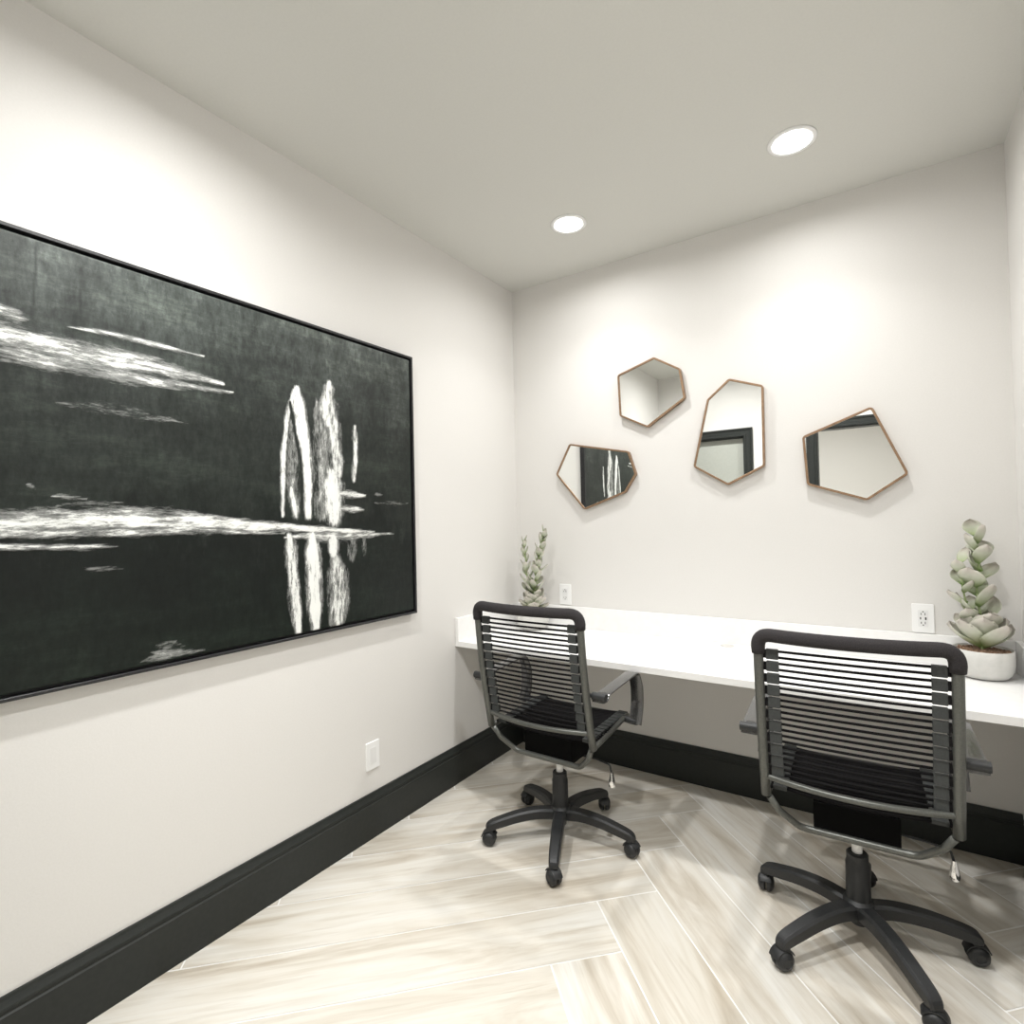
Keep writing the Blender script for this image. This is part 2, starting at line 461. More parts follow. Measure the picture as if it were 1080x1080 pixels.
# ------------------------------------------------------------------ outlets
def rounded_rect(w, h, r, n=5):
    out = []
    for cx, cy, a0 in ((w/2-r, h/2-r, 0), (-w/2+r, h/2-r, 90), (-w/2+r, -h/2+r, 180), (w/2-r, -h/2+r, 270)):
        for k in range(n+1):
            a = math.radians(a0+90*k/n); out.append((cx+r*math.cos(a), cy+r*math.sin(a)))
    return out
def slab(bm, poly, y0, y1, cx=0, cz=0, mi=0, inset=0.):
    a = [bm.verts.new((cx+x, y0, cz+z)) for x, z in poly]
    s = 1-inset
    b_ = [bm.verts.new((cx+x*s, y1, cz+z*s)) for x, z in poly]; n = len(poly)
    for f in [a[::-1], b_] + [(a[i], a[(i+1) % n], b_[(i+1) % n], b_[i]) for i in range(n)]:
        bm.faces.new(f).material_index = mi
def outlet(loc, rz, label, kind):
    t = thing('wall_outlet', label, 'outlet', loc, rz)
    bm = B(); slab(bm, rounded_rect(.074, .118, .004), -.0005, -.004); slab(bm, rounded_rect(.074, .118, .004), -.004, -.006, inset=.03)
    obj('cover_plate', bm, 'plate', t)
    bm = B(); slab(bm, rounded_rect(.034, .068, .003), -.005, -.0075, mi=0)
    def slot(x, z, w, h): slab(bm, rounded_rect(w, h, min(w, h)*.3, 2), -.0074, -.0078, x, z, 1)
    if kind != 'blank':
        for s in (1, -1):
            slot(-.0065, s*.018, .0026, .0085); slot(.0065, s*.018, .0026, .0105)
            lathe(bm, [(.0026, -.0074), (.0026, -.0078)], (0, 0, s*.018-s*(-.009)), 12, mi=1, axis='y')
    if kind == 'usb':
        slot(.0085, 0, .0055, .012); slot(-.0085, 0, .004, .010)
    obj('socket_face', bm, ['plate_soft', 'slot'], t)
outlet((1.983, 0, .904), 0, 'white wall outlet with USB slot beside the plant in the round pot at right', 'usb')
outlet((.326, 0, .908), 0, 'white wall outlet just right of the left desk plant', 'plain')
outlet((0, -1.178, .343), PI/2, 'white outlet low on the left wall below the painting', 'blank')

# ------------------------------------------------------------------ mirrors
MIR = [
 ('hexagonal brass-framed wall mirror, highest of the four, reflecting ceiling corner', [(.894, 2.177), (1.028, 2.094), (1.05, 1.941), (.849, 1.815), (.697, 1.894), (.69, 2.117)]),
 ('tall upright brass-framed mirror reflecting the corner of a black door casing', [(1.261, 2.004), (1.412, 1.948), (1.409, 1.57), (1.243, 1.49), (1.082, 1.59), (1.157, 1.917)]),
 ('lowest and leftmost brass-framed mirror, reflecting the dark painting', [(.387, 1.773), (.742, 1.699), (.781, 1.575), (.718, 1.48), (.472, 1.394), (.296, 1.604)]),
 ('five-sided brass-framed mirror at the right, above the right chair', [(1.833, 1.792), (1.951, 1.498), (1.805, 1.394), (1.581, 1.473), (1.568, 1.691)])]
def mirror(label, poly):
    cx = sum(p[0] for p in poly)/len(poly); cz = sum(p[1] for p in poly)/len(poly)
    t = thing('wall_mirror', label, 'mirror', (cx, 0, cz), 0, 'brass framed geometric mirrors on the back wall')
    P3 = [Vector((x-cx, 0, z-cz)) for x, z in poly]
    R = fillet(P3, .018, 6, closed=True)
    # frame: flat brass band, front edge 5 mm, 24 mm deep, standing 4 mm off the wall
    cen = Vector((0, 0, 0))
    def off(d):       # inward offset of the rounded outline
        out = []; n = len(R)
        for i in range(n):
            tt = (R[(i+1) % n]-R[i-1]).normalized(); nn = Vector((tt.z, 0, -tt.x))
            if nn.dot(cen-R[i]) < 0: nn = -nn
            out.append(R[i]+nn*d)
        return out
    O, I = off(-.001), off(.0085)
    bm = B(); n = len(O)
    loops = []
    for ring, y in ((O, -.004), (O, -.0265), (off(.0005), -.028), (off(.0072), -.028), (I, -.0265), (I, -.004)):
        loops.append([bm.verts.new((v.x, y, v.z)) for v in ring])
    for a, b_ in zip(loops, loops[1:]+loops[:1]):
        for k in range(n): bm.faces.new((a[k], a[(k+1) % n], b_[(k+1) % n], b_[k]))
    obj('frame', bm, 'brass', t)
    bm = B(); G = off(.008); bm.faces.new([bm.verts.new((v.x, -.022, v.z)) for v in G])
    g2 = [bm.verts.new((v.x, -.018, v.z)) for v in G]; f = bm.faces.new(g2[::-1]); f.material_index = 1
    g = obj('mirror_glass', bm, ['mirror', 'mirror_back'], t)
    for pz, f in enumerate(g.data.polygons): pass
for l_, p_ in MIR: mirror(l_, p_)

# painting strokes on the canvas: points (y, z) on the wall in metres, half width, weight, direction
STROKES = [
   ([(-2.378, 1.838), (-2.222, 1.831), (-2.035, 1.834), (-1.819, 1.822)], 0.0274, 0.95, 'w'),
   ([(-2.378, 1.791), (-2.244, 1.79), (-2.061, 1.786), (-1.787, 1.799)], 0.0191, 0.75, 'w'),
   ([(-2.341, 1.829), (-2.133, 1.823), (-1.954, 1.834)], 0.0352, 0.45, 'w'),
   ([(-2.243, 1.893), (-2.133, 1.903), (-2.008, 1.902), (-1.88, 1.9)], 0.0085, 0.95, 'w'),
   ([(-2.377, 1.898), (-2.322, 1.89)], 0.0146, 0.85, 'w'),
   ([(-2.265, 1.683), (-2.111, 1.684), (-1.927, 1.676)], 0.0166, 0.28, 'w'),
   ([(-2.18, 1.679), (-2.036, 1.684)], 0.0111, 0.3, 'w'),
   ([(-2.38, 1.361), (-2.183, 1.368), (-1.931, 1.359), (-1.599, 1.336), (-1.169, 1.306)], 0.021, 1.1, 'w'),
   ([(-2.38, 1.378), (-2.183, 1.389), (-1.987, 1.389), (-1.744, 1.363)], 0.0166, 0.7, 'w'),
   ([(-2.38, 1.338), (-2.205, 1.334), (-1.931, 1.335), (-1.6, 1.312)], 0.014, 0.8, 'w'),
   ([(-2.381, 1.305), (-2.268, 1.296), (-2.127, 1.294)], 0.0076, 0.9, 'w'),
   ([(-2.277, 1.435), (-2.198, 1.429)], 0.0064, 0.7, 'w'),
   ([(-2.329, 1.467), (-2.31, 1.448)], 0.0061, 0.6, 'w'),
   ([(-2.267, 1.41), (-2.113, 1.419)], 0.0079, 0.35, 'w'),
   ([(-2.21, 1.236), (-2.115, 1.228)], 0.0067, 0.5, 'w'),
   ([(-2.069, 0.953), (-1.997, 0.957), (-1.89, 0.949)], 0.0116, 0.6, 'w'),
   ([(-2.044, 0.973), (-1.964, 0.95)], 0.0086, 0.5, 'w'),
   ([(-2.013, 0.972), (-1.975, 0.993)], 0.0087, 0.5, 'w'),
   ([(-2.031, 0.992), (-1.95, 0.973)], 0.0116, 0.3, 'w'),
   ([(-1.6, 1.298), (-1.391, 1.305), (-1.058, 1.294)], 0.0153, 0.95, 'w'),
   ([(-1.479, 1.279), (-1.169, 1.286)], 0.0155, 0.5, 'w'),
   ([(-1.551, 1.853), (-1.581, 1.745), (-1.599, 1.602), (-1.606, 1.378)], 0.0102, 1.1, 'v'),
   ([(-1.539, 1.859), (-1.524, 1.789), (-1.509, 1.682), (-1.499, 1.538), (-1.498, 1.374)], 0.0209, 1.25, 'v'),
   ([(-1.547, 1.843), (-1.537, 1.751), (-1.522, 1.645)], 0.0164, 1.1, 'v'),
   ([(-1.561, 1.748), (-1.561, 1.534), (-1.551, 1.382)], 0.0242, 0.5, 'v'),
   ([(-1.57, 1.481), (-1.552, 1.374)], 0.0104, 1.1, 'v'),
   ([(-1.568, 1.8), (-1.55, 1.696), (-1.527, 1.59), (-1.523, 1.378)], 0.0061, -0.9, 'v'),
   ([(-1.392, 1.91), (-1.398, 1.828)], 0.0206, 1.1, 'v'),
   ([(-1.398, 1.855), (-1.404, 1.752)], 0.0414, 0.95, 'v'),
   ([(-1.447, 1.82), (-1.442, 1.653)], 0.0221, 0.5, 'v'),
   ([(-1.434, 1.804), (-1.424, 1.655)], 0.0359, 0.55, 'v'),
   ([(-1.38, 1.812), (-1.37, 1.66), (-1.353, 1.546)], 0.0281, 0.95, 'v'),
   ([(-1.423, 1.711), (-1.434, 1.374)], 0.0268, 0.6, 'v'),
   ([(-1.453, 1.763), (-1.464, 1.374)], 0.0218, 0.28, 'v'),
   ([(-1.386, 1.544), (-1.38, 1.362)], 0.0466, 1.1, 'v'),
   ([(-1.267, 1.751), (-1.265, 1.631), (-1.277, 1.523)], 0.013, 0.95, 'v'),
   ([(-1.36, 1.469), (-1.212, 1.461)], 0.0138, 1.0, 'w'),
   ([(-1.361, 1.408), (-1.224, 1.401)], 0.0138, 0.95, 'w'),
   ([(-1.165, 1.471), (-1.116, 1.468)], 0.0083, 0.7, 'w'),
   ([(-1.166, 1.434), (-0.965, 1.432)], 0.0106, 0.35, 'w'),
   ([(-1.581, 1.304), (-1.571, 1.198), (-1.561, 1.074), (-1.547, 0.941)], 0.0219, 1.0, 'v'),
   ([(-1.561, 1.293), (-1.552, 1.144)], 0.012, 0.6, 'v'),
   ([(-1.483, 1.301), (-1.477, 1.173), (-1.473, 0.946)], 0.0301, 1.15, 'v'),
   ([(-1.386, 1.294), (-1.383, 1.222)], 0.023, 1.1, 'v'),
   ([(-1.375, 1.202), (-1.359, 1.067), (-1.371, 0.947)], 0.0422, 0.85, 'v'),
   ([(-1.385, 1.165), (-1.398, 0.94)], 0.0183, 0.5, 'v'),
   ([(-1.287, 1.29), (-1.294, 1.196)], 0.0197, 0.4, 'v'),
   ([(-1.227, 1.288), (-1.229, 1.212)], 0.0103, 0.4, 'v'),
   ([(-2.304, 2.099), (-2.31, 1.986), (-2.315, 1.898)], 0.0035, -0.6, 'v'),
   ([(-2.208, 2.075), (-2.211, 1.942)], 0.0026, -0.5, 'v'),
]

# ------------------------------------------------------------------ painting
def painting():
    y0, y1, z0, z1 = -2.60, -.921, .919, 2.124      # outer frame
    xf = .036
    t = thing('framed_painting', 'large black and white abstract painting in thin black floater frame on the left wall', 'painting', (0, (y0+y1)/2, (z0+z1)/2))
    oy, oz = (y0+y1)/2, (z0+z1)/2
    bm = B()
    def ring(d, x): return [bm.verts.new((x, y-oy, z-oz)) for y, z in ((y0+d, z0+d), (y1-d, z0+d), (y1-d, z1-d), (y0+d, z1-d))]
    loops = [ring(0, .001), ring(0, xf-.001), ring(.001, xf), ring(.0085, xf), ring(.0095, xf-.001), ring(.0095, .010), ring(.05, .010), ring(.05, .001)]
    for a, b_ in zip(loops, loops[1:]+loops[:1]):
        for k in range(4): bm.faces.new((a[k], a[(k+1) % 4], b_[(k+1) % 4], b_[k]))
    obj('frame', bm, 'frame_black', t)
    # canvas grid with stroke densities
    g = .018
    ya, yb, za, zb = y0+g, y1-g, z0+g, z1-g
    st = .005; ny, nz = int((yb-ya)/st)+1, int((zb-za)/st)+1
    Y, Z = np.meshgrid(np.linspace(ya, yb, ny), np.linspace(za, zb, nz))
    rng = np.random.RandomState(5)
    Dh, Dv, Dd = np.zeros(Y.shape), np.zeros(Y.shape), np.zeros(Y.shape)
    for pts, hw, inten, kind in STROKES:
        best = np.full(Y.shape, 1e9); tt = np.zeros(Y.shape)
        n = len(pts)-1
        for i in range(n):
            a, b_ = np.array(pts[i]), np.array(pts[i+1]); d = b_-a; L2 = (d**2).sum()+1e-9
            tr = ((Y-a[0])*d[0]+(Z-a[1])*d[1])/L2
            if i == 0 and pts[0][0] < -2.36 and kind == 'w': lo = -3.
            else: lo = 0.
            s = np.clip(tr, lo, 1)
            dist = np.hypot(Y-a[0]-s*d[0], Z-a[1]-s*d[1])
            up = dist < best; best = np.where(up, dist, best); tt = np.where(up, (i+s)/n, tt)
        ext = lo < 0
        if kind == 'w': taper = (1-.8*np.clip((tt-.62)/.38, 0, 1)) * (1 if pts[0][0] < -2.36 else .25+.75*np.clip(tt/.3, 0, 1))
        else: taper = (.55+.45*np.clip(tt/.2, 0, 1))*(1-.35*np.clip((tt-.8)/.2, 0, 1))
        D = abs(inten)*np.clip(1.5-best/(hw*taper), 0, 1)
        if inten < 0: Dd = np.maximum(Dd, np.clip(1.4-best/hw, 0, 1)*abs(inten)*1.2)
        elif kind == 'w': Dh = np.maximum(Dh, D)
        else: Dv = np.maximum(Dv, D)
    Dv = Dv*(1-np.clip(Dd*1.3, 0, 1)*(Dv > .05))
    me = bpy.data.meshes.new('canvas')
    X = np.full(Y.shape, .030)+.0012*np.clip(np.maximum(Dh, Dv), 0, 1)
    co = np.stack([X, Y-oy, Z-oz], -1).reshape(-1, 3)
    idx = np.arange(ny*nz).reshape(nz, ny)
    q = np.stack([idx[:-1, :-1], idx[:-1, 1:], idx[1:, 1:], idx[1:, :-1]], -1).reshape(-1, 4)
    nf = len(q); base = len(co)
    # closed sides so that the canvas has its stretcher depth
    c0 = [idx[0, 0], idx[0, -1], idx[-1, -1], idx[-1, 0]]
    back = co[c0].copy(); back[:, 0] = .0105
    co2 = np.vstack([co, back])
    faces = q.tolist()
    b0 = base
    edge_rows = [idx[0, :].tolist(), idx[:, -1].tolist(), idx[-1, ::-1].tolist(), idx[::-1, 0].tolist()]
    for e, row in enumerate(edge_rows): faces.append([b0+e] + [b0+(e+1) % 4] + row[::-1])
    me.from_pydata(co2.tolist(), [], faces)
    at = me.color_attributes.new('paint', 'FLOAT_COLOR', 'POINT')
    cols = np.zeros((len(co2), 4)); cols[:, 3] = 1
    cols[:base, 0] = Dh.ravel(); cols[:base, 1] = Dv.ravel(); cols[:base, 2] = Dd.ravel()
    at.data.foreach_set('color', cols.ravel())
    me.materials.append(M['canvas']); me.update()
    for p in me.polygons: p.use_smooth = p.index < nf
    o = bpy.data.objects.new('canvas', me); C.objects.link(o); o.parent = t
painting()

# ------------------------------------------------------------------ office chair (x right, y forward, z up, origin under the column)
hw = .237
def back_y(z):   # profile of the side tubes
    t = (z-.481)/(.998-.481)
    return -.149 - .082*t - .012*math.sin(PI*t)*1.0
def make_chair(label, base_rot, ox, oy, lift):
    """base_rot/ox/oy: the star base stands a touch off the root, turned on its own swivel"""
    t = thing('office_chair', label, 'office chair', group='bungee cord office chairs at the desk')
    # ---- swivel base
    bm = B()
    lathe(bm, [(.0, .060), (.024, .060), (.026, .085), (.040, .088), (.043, .10), (.043, .128), (.034, .138), (.033, .244), (.030, .250), (.030, .274), (.026, .278), (.0, .278)], (ox, oy, 0), 28, cap=False)
    hub = obj('column', bm, 'plastic', t, 35)
    bm = B(); lathe(bm, [(.0, .26), (.0145, .26), (.0145, .36+lift), (.0, .36+lift)], (ox, oy, 0), 20, cap=False)
    o = obj('gas_lift', bm, 'white_sleeve', t, 40); o['label'] = 'white gas lift rod'
    for k in range(5):
        a = base_rot + 2*PI*k/5
        bm = B()
        path = [(.028, 0, .108), (.10, 0, .115), (.18, 0, .108), (.25, 0, .093), (.285, 0, .084), (.301, 0, .076), (.304, 0, .062)]
        P = smooth_path(path, 4)
        prof = [(.5, -.34), (.5, .34), (.30, .5), (-.5, .5), (-.5, .40), (-.1, .34), (-.1, -.34), (-.5, -.40), (-.5, -.5), (.30, -.5)]
        sc_ = []
        for i in range(len(P)):
            f = i/(len(P)-1); sc_.append((.040-.012*f, .050-.016*f))
        tube(bm, P, 1, prof=prof, pscale=sc_, up=None)
        lathe(bm, [(.0, .048), (.010, .048), (.010, .066), (.0, .066)], (.304, 0, 0), 14, cap=False)
        leg = obj('leg', bm, 'plastic', t); leg.location = (ox, oy, 0); leg.rotation_euler = (0, 0, a)
        bv = leg.modifiers.new('bevel', 'BEVEL'); bv.width = .003; bv.segments = 2; bv.limit_method = 'ANGLE'
        # twin wheel caster with a hood, trailing sideways
        bm = B(); R = .0285
        for s in (-1, 1):
            lathe(bm, [(.0005, s*.003), (R-.003, s*.003), (R-.0005, s*.0055), (R, s*.012), (R-.0025, s*.0185), (R-.008, s*.0235), (.013, s*.0262), (.012, s*.0245), (.0005, s*.0245)], (0, 0, R), 26, axis='x', cap=False)
        # hood
        hp = []
        for q in range(13):
            an = math.radians(14+q*(140/12)); hp.append((an))
        ra, rb = R+.0012, R+.0052
        for x0, x1 in ((-.0185, .0185),):
            vs = [[bm.verts.new((x, r_*math.cos(an)*1.0, R+r_*math.sin(an))) for x, r_ in ((x0, ra), (x0, rb-.001), (x0+.003, rb), (x1-.003, rb), (x1, rb-.001), (x1, ra))] for an in hp]
            for a_, b_ in zip(vs, vs[1:]):
                for q in range(6): bm.faces.new((a_[q], a_[(q+1) % 6], b_[(q+1) % 6], b_[q]))
            bm.faces.new(vs[0][::-1]); bm.faces.new(vs[-1])
        cs = obj('caster', bm, 'plastic', leg, 40)
        ca = base_rot*3 + k*2.3 + 1.0
        cs.location = (.304 - 0*.01, 0, 0.0005); cs.rotation_euler = (0, 0, ca - a)
    # everything above swivels: shift to the column
    lz = lift
    # ---- mechanism
    bm = B()
    box(bm, (-.108, -.085, .375+lz), (.108, .13, .392+lz), bev=.004)
    box(bm, (-.112, -.088, .372+lz), (.112, -.080, .462+lz), bev=.003)
    box(bm, (-.112, -.082, .372+lz), (-.105, .13, .462+lz), bev=.002); box(bm, (.105, -.082, .372+lz), (.112, .13, .462+lz), bev=.002)
    box(bm, (-.05, -.06, .345+lz), (.05, .07, .376+lz), bev=.006)
    mech = obj('tilt_mechanism', bm, 'box', t)
    bm = B(); tube(bm, fillet([(.06, .02, .372+lz), (.175, .01, .372+lz), (.232, .0, .368+lz), (.240, -.002, .335+lz)], .012), .0036, 8)
    lv = obj('lever', bm, 'plastic', mech)
    bm = B(); lathe(bm, [(.0, .342), (.006, .341), (.0075, .33), (.011, .312), (.0135, .297), (.0125, .287), (.007, .281), (.0, .280)], (.240, -.002, lz), 16, cap=False)
    kn = obj('lever_paddle', bm, 'chrome', mech, 40); kn['label'] = 'shiny silver lever tip'
    # ---- seat frame: side rails, front and the U shaped rear bar
    zb = .481
    bm = B()
    U = [(-hw+.008, -.149, zb-.004+lz), (-.205, -.128, .43+lz), (-.150, -.092, .373+lz), (.150, -.092, .373+lz), (.205, -.128, .43+lz), (hw-.008, -.149, zb-.004+lz)]
    tube(bm, fillet(U, [0, .03, .05, .05, .03, 0], 6), .0105, 12)
    S = [(-hw+.002, -.149, zb+.0+lz), (-hw+.008, .02, .490+lz), (-hw+.012, .17, .502+lz), (-hw+.022, .222, .492+lz), (-.17, .245, .480+lz), (.17, .245, .480+lz), (hw-.022, .222, .492+lz), (hw-.012, .17, .502+lz), (hw-.008, .02, .490+lz), (hw-.002, -.149, zb+.0+lz)]
    tube(bm, smooth_path(S, 5), .0105, 12)
    # cross bars carrying the mechanism
    for y in (-.03, .10): tube(bm, [(-hw+.01, y, .492+lz), (-.13, y, .468+lz), (.13, y, .468+lz), (hw-.01, y, .492+lz)], .008, 8)
    obj('seat_frame', bm, 'steel', t)
    # ---- seat cords with clips
    def cord(bm, p, q, sag, r=.0042, n=8):
        P = []
        for i in range(n+1):
            u = i/n; v = Vector(p).lerp(Vector(q), u); v += Vector(sag)*4*u*(1-u); P.append(v)
        tube(bm, P, r, 7)
    bm = B(); bc = {-1: B(), 1: B()}
    NS = 22
    for i in range(NS):
        y = -.122 + i*.0158; z = .496 + .008*min(1, max(0, (y+.12)/.3)) + lz
        cord(bm, (-.185, y, z), (.185, y, z), (0, 0, -.010))
    for i in range(NS//2):
        y = -.122 + (i+.5)*.0316 - .0079; z = .497 + .008*min(1, max(0, (y+.12)/.3)) + lz
        for s in (-1, 1):
            x0, x1 = (.180, .220) if s > 0 else (-.220, -.180)
            box(bc[s], (x0, y-.0135, z-.007), (x1, y+.0135, z+.007), bev=.003)
            for e in (-.008, .008):
                tube(bm, [(s*.216, y+e, z-.001), (s*.228, y+e, z-.004)], .0045, 6)
    seat = obj('seat_cords', bm, 'cord', t)
    for s in (-1, 1): obj('cord_clips', bc[s], 'clip', seat)
    # ---- back frame
    zt = .998
    side = []
    K = 7
    for i in range(K):
        z = zb - .0 + (zt-.085-zb)*i/(K-1); side.append((back_y(z), z))
    L_ = [(-hw, y, z+lz) for y, z in side]
    top = []
    for i in range(0, 13):
        u = -1+2*i/12; ab = min(1, (1-abs(u))*5)
        top.append((u*(hw-.0), back_y(zt)-.038*(1-u*u), zt+lz))
    path = L_ + fillet([L_[-1], (-hw, back_y(zt), zt+lz), top[2], ], [0, .070, 0], 8)[1:-1] + top[2:-2] + fillet([top[-3], (hw, back_y(zt), zt+lz), (hw, side[-1][0], side[-1][1]+lz)], [0, .070, 0], 8)[1:] + [(hw, y, z+lz) for y, z in side[::-1][1:]]
    bm = B(); path = [Vector(p) for p in path]
    tube(bm, path, .0142, 14)
    # bowed lower cross bar
    cb = [(-hw+.004, back_y(.543), .545+lz)] + [(u*hw*.95, back_y(.543)-.042*(1-u*u)*1.0, .543+lz) for u in (-.9, -.7, -.45, -.2, 0, .2, .45, .7, .9)] + [(hw-.004, back_y(.543), .545+lz)]
    tube(bm, smooth_path(cb, 3), .0095, 12)
    bf = obj('back_frame', bm, 'steel', t)
    # foam sleeve over the top bend
    bm = B(); sl = [p for p in path if p.z > zt-.050+lz]
    sl = [Vector((-hw, back_y(zt-.058), zt-.058+lz))] + sl + [Vector((hw, back_y(zt-.058), zt-.058+lz))]
    tube(bm, sl, [.0185]+[.0200]*(len(sl)-2)+[.0185], 18)
    o = obj('foam_sleeve', bm, 'foam', bf); o['label'] = 'thick black foam sleeve on top bar'
    # back cords
    bm = B(); bc = {-1: B(), 1: B()}; NB = 22; z0 = .948; dz_ = .0187
    for i in range(NB):
        z = z0 - i*dz_; y = back_y(z)+.004
        cord(bm, (-.186, y, z+lz), (.186, y, z+lz), (0, -.006, 0), r=.0040)
    for i in range(NB//2):
        z = z0 - (i*2+.5)*dz_; y = back_y(z)+.004
        for s in (-1, 1):
            x0, x1 = (.182, .2165) if s > 0 else (-.2165, -.182)
            box(bc[s], (x0, y-.007, z-.0155+lz), (x1, y+.007, z+.0155+lz), bev=.003)
            xa, xb = (.2145, .2275) if s > 0 else (-.2275, -.2145)
            box(bm, (xa, y-.006, z-.0125+lz), (xb, y+.004, z+.0125+lz), bev=.002)
    bk = obj('back_cords', bm, 'cord', t)
    for s in (-1, 1): obj('cord_clips', bc[s], 'clip', bk)
    # ---- armrests: a satin strap looping from the back frame forward and down to the seat
    for s in (-1, 1):
        bm = B(); xa = s*(hw+.040)
        P = fillet([(xa, -.176, .673+lz), (xa, -.150, .672+lz), (xa, -.135, .690+lz), (xa, .08, .703+lz), (xa, .150, .706+lz), (xa, .185, .64+lz), (xa, .185, .56+lz), (xa, .155, .487+lz)], [0, .02, .03, .2, .035, .12, .12, 0], 6)
        n = len(P); ps = []
        for i in range(n):
            f = i/(n-1)
            th = .0075 if f < .5 else .0075+.018*min(1, (f-.5)/.25)
            ps.append((th, .050))
        rr = [(.5, -.36), (.5, .36), (.32, .5), (-.32, .5), (-.5, .36), (-.5, -.36), (-.32, -.5), (.32, -.5)]
        tube(bm, P, 1, prof=[(a, c) for a, c in rr], pscale=ps, up=None)
        arm = obj('armrest', bm, 'strap', t, 40)
        # stub roller tying the strap to the back frame
        bm = B(); tube(bm, [(s*(hw+.0), -.168, .689+lz), (s*(hw+.012), -.168, .689+lz), (s*(hw+.014), -.168, .689+lz), (s*(hw+.068), -.168, .689+lz)], [.008, .008, .0145, .0145], 18)
        obj('pivot_roller', bm, 'plastic', arm, 40)
        # lower bracket to the seat rail
        bm = B(); tube(bm, [(s*(hw-.016), .165, .500+lz), (s*(hw+.02), .158, .498+lz), (s*(hw+.050), .156, .496+lz)], [.014, .014, .012], 12)
        obj('bracket', bm, 'plastic', arm, 40)
    return t
ch = make_chair('black bungee cord office chair at the left end of the desk near the painting', math.radians(5.8)+.02, -.010, .020, 0.)
ch.location = (.703, -.787, 0); ch.rotation_euler = (0, 0, -.02)
ch2 = make_chair('black bungee cord office chair at the right, closest to camera, before the potted plant', math.radians(16)-.029, 0., 0., -.016)
ch2.location = (1.758, -.768, 0); ch2.rotation_euler = (0, 0, .029)

# ------------------------------------------------------------------ plants
def leaf(bm, uvl, base, direc, up, L, Wd, cup=.35, curl=.3, nl=7, nw=4):
    d = Vector(direc).normalized(); s = d.cross(Vector(up)).normalized(); n = s.cross(d).normalized()
    base = Vector(base); g = []; g2 = []
    for i in range(nl+1):
        t = i/nl
        w = Wd*.5*(.16+.84*math.sin(PI*min(1, t**.85*.62+.0))**1.0 if t < .78 else .0)
        # obovate outline
        w = Wd*.5*max(.12*(1-t)+abs(math.sin(PI*t**1.35))**.65*(1-.1*t), .02 if t < 1 else .0)
        row = []; row2 = []
        for j in range(-nw, nw+1):
            u = j/nw
            h = cup*Wd*.5*(u*u)*(1-.3*t) + curl*L*(t*t)*.5 - .04*L*math.sin(PI*t)
            p = base + d*(L*t) + s*(w*u) + n*h
            row.append(bm.verts.new(p)); row2.append(bm.verts.new(p - n*(.0016*(1-u*u)+.0004)*(1 if 0 < i < nl else .3)))
        g.append(row); g2.append(row2)
    K = 2*nw
    for G, flip in ((g, 0), (g2, 1)):
        for i in range(nl):
            for j in range(K):
                q = (G[i][j], G[i][j+1], G[i+1][j+1], G[i+1][j])
                f = bm.faces.new(q[::-1] if flip else q); f.smooth = True
                for lp in f.loops:
                    ii = i if lp.vert in (G[i][j], G[i][j+1]) else i+1
                    lp[uvl].uv = (ii/nl, 0)
    for i in range(nl):
        for (a, b_) in ((0, 0), (K, K)):
            f = bm.faces.new((g[i][a], g[i+1][a], g2[i+1][a], g2[i][a]))
            for lp in f.loops: lp[uvl].uv = (i/nl, 0)
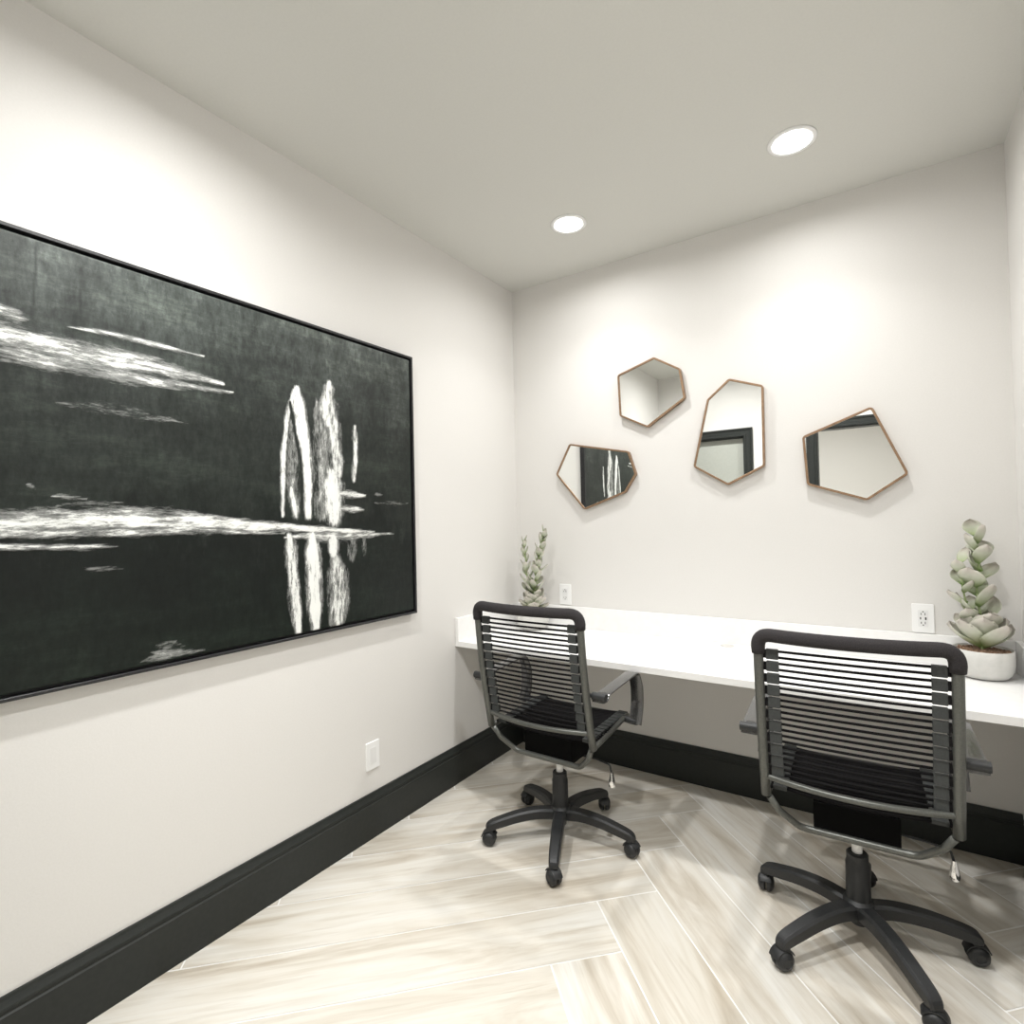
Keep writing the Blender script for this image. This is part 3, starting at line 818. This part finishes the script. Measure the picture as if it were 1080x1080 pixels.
def plant(name, label, loc, stems, rosette, seed, pot_r=.092, pot_h=.106):
    rnd = random.Random(seed)
    t = thing(name, label, 'potted plant', loc)
    bm = B(); r, h = pot_r, pot_h
    lathe(bm, [(.0005, .001), (r*.62, .001), (r*.78, .006), (r*.92, h*.22), (r*.995, h*.5), (r, h*.75), (r*.985, h*.985), (r*.965, h), (r*.93, h*.99), (r*.92, h*.86), (r*.5, h*.84), (.0005, h*.84)], seg=56, cap=False)
    obj('pot', bm, 'pot', t)
    bm = B(); n = 26; rings = []
    lathe(bm, [(r*.915, h*.86), (r*.915, h*.90), (r*.6, h*.93), (r*.25, h*.94), (.0005, h*.94)], seg=40, cap=False)
    for k in range(110):
        a, q = rnd.uniform(0, 2*PI), r*.84*math.sqrt(rnd.random())
        c = Vector((q*math.cos(a), q*math.sin(a), h*.93)); e = rnd.uniform(.003, .007)
        m4 = Matrix.Translation(c) @ Matrix.Rotation(rnd.uniform(0, 3), 4, Vector((rnd.random(), rnd.random(), rnd.random()+.1))) @ Matrix.Diagonal((e*1.5, e, e*.7, 1))
        bmesh.ops.create_icosphere(bm, subdivisions=1, radius=1, matrix=m4)
    obj('soil', bm, 'soil', t)
    bs = B(); bl = B(); uvl = bl.loops.layers.uv.new('leaf')
    z0 = h*.92
    for (pts, n0, n1, l0, l1, ratio, tilt0, tilt1) in stems:
        P = smooth_path([(x, y, z0+z) for x, y, z in pts], 10)
        K = len(P); tube(bs, P, [.0048-.0028*i/(K-1) for i in range(K)], 8)
        cnt = n0
        for i in range(cnt):
            f = i/(cnt-1); f2 = .05+.95*f
            p = P[min(K-1, int(f2*(K-1)))]; tdir = (P[min(K-1, int(f2*(K-1))+1)] - P[max(0, int(f2*(K-1))-1)]).normalized()
            a = i*2.3999 + rnd.uniform(-.3, .3)
            L = l0+(l1-l0)*f; L *= rnd.uniform(.85, 1.15)
            tl = math.radians(tilt0+(tilt1-tilt0)*f + rnd.uniform(-9, 9))
            side = Vector((math.cos(a), math.sin(a), 0)); side = (side - tdir*side.dot(tdir)).normalized()
            d = side*math.cos(tl)+tdir*math.sin(tl)
            leaf(bl, uvl, p + side*.002, d, tdir, L, L*ratio*rnd.uniform(.9, 1.1), cup=rnd.uniform(.2, .45), curl=rnd.uniform(.0, .45))
    for i in range(rosette[0]):
        f = i/rosette[0]; a = i*2.3999+.6+rnd.uniform(-.2, .2)
        L = rosette[1]*(1-.25*f)*rnd.uniform(.92, 1.08); tl = math.radians(rosette[2]+(rosette[3]-rosette[2])*f)
        d = Vector((math.cos(a)*math.cos(tl), math.sin(a)*math.cos(tl), math.sin(tl)))
        leaf(bl, uvl, (math.cos(a)*.006, math.sin(a)*.006, z0+.006+.045*f), d, (0, 0, 1), L, L*rosette[4], cup=.5, curl=.22)
    obj('stem', bs, 'stem', t); obj('foliage', bl, 'leaf', t)
plant('potted_succulent', 'grey green artificial succulent in round pale pot at right end of desk', (2.150, -.137, DZ),
      [([(0, 0, 0), (.0, 0, .10), (-.010, .0, .22), (-.002, 0, .33), (-.008, 0, .42)], 15, 0, .105, .075, .98, 42, 58),
       ([(0, 0, .05), (-.03, -.005, .12), (-.050, -.005, .22), (-.055, 0, .32)], 9, 0, .080, .062, .90, 38, 58)],
      (15, .128, 28, 74, .78), 11)
plant('potted_succulent', 'slender two-stemmed pale succulent in round pot at the left corner of desk', (.188, -.142, DZ),
      [([(0, 0, 0), (.01, 0, .10), (.03, .0, .22), (.055, 0, .34), (.085, 0, .455)], 34, 0, .100, .048, .62, 42, 60),
       ([(0, 0, .02), (-.025, 0, .12), (-.035, 0, .22), (-.045, 0, .33), (-.05, 0, .40)], 22, 0, .080, .044, .55, 48, 64)],
      (15, .100, 12, 62, .72), 23)
# ------------------------------------------------------------------ camera and world
f, yaw, pit, rol = 573.92, .5918, .0157, -.0224
c_, s_ = math.cos, math.sin
F = Vector((-s_(yaw)*c_(pit), c_(yaw)*c_(pit), s_(pit))); R_ = Vector((c_(yaw), s_(yaw), 0)); U_ = R_.cross(F)
R2 = R_*c_(rol)+U_*s_(rol); U2 = -R_*s_(rol)+U_*c_(rol)
cd = bpy.data.cameras.new('camera'); cam = bpy.data.objects.new('camera', cd); C.objects.link(cam)
cd.sensor_width = 36; cd.lens = f/1080*36; cd.clip_start = .02
cam.matrix_world = Matrix(((R2.x, U2.x, -F.x, 1.8414), (R2.y, U2.y, -F.y, -2.7928), (R2.z, U2.z, -F.z, 1.342), (0, 0, 0, 1)))
sc.camera = cam
w = bpy.data.worlds.new('world'); sc.world = w; w.use_nodes = True
w.node_tree.nodes['Background'].inputs[0].default_value = (.8, .85, .9, 1); w.node_tree.nodes['Background'].inputs[1].default_value = .3
sc.view_settings.view_transform = 'Standard'; sc.view_settings.look = 'None'
sc.view_settings.exposure = 0.2; sc.view_settings.gamma = 1; sc.view_settings.use_curve_mapping = False
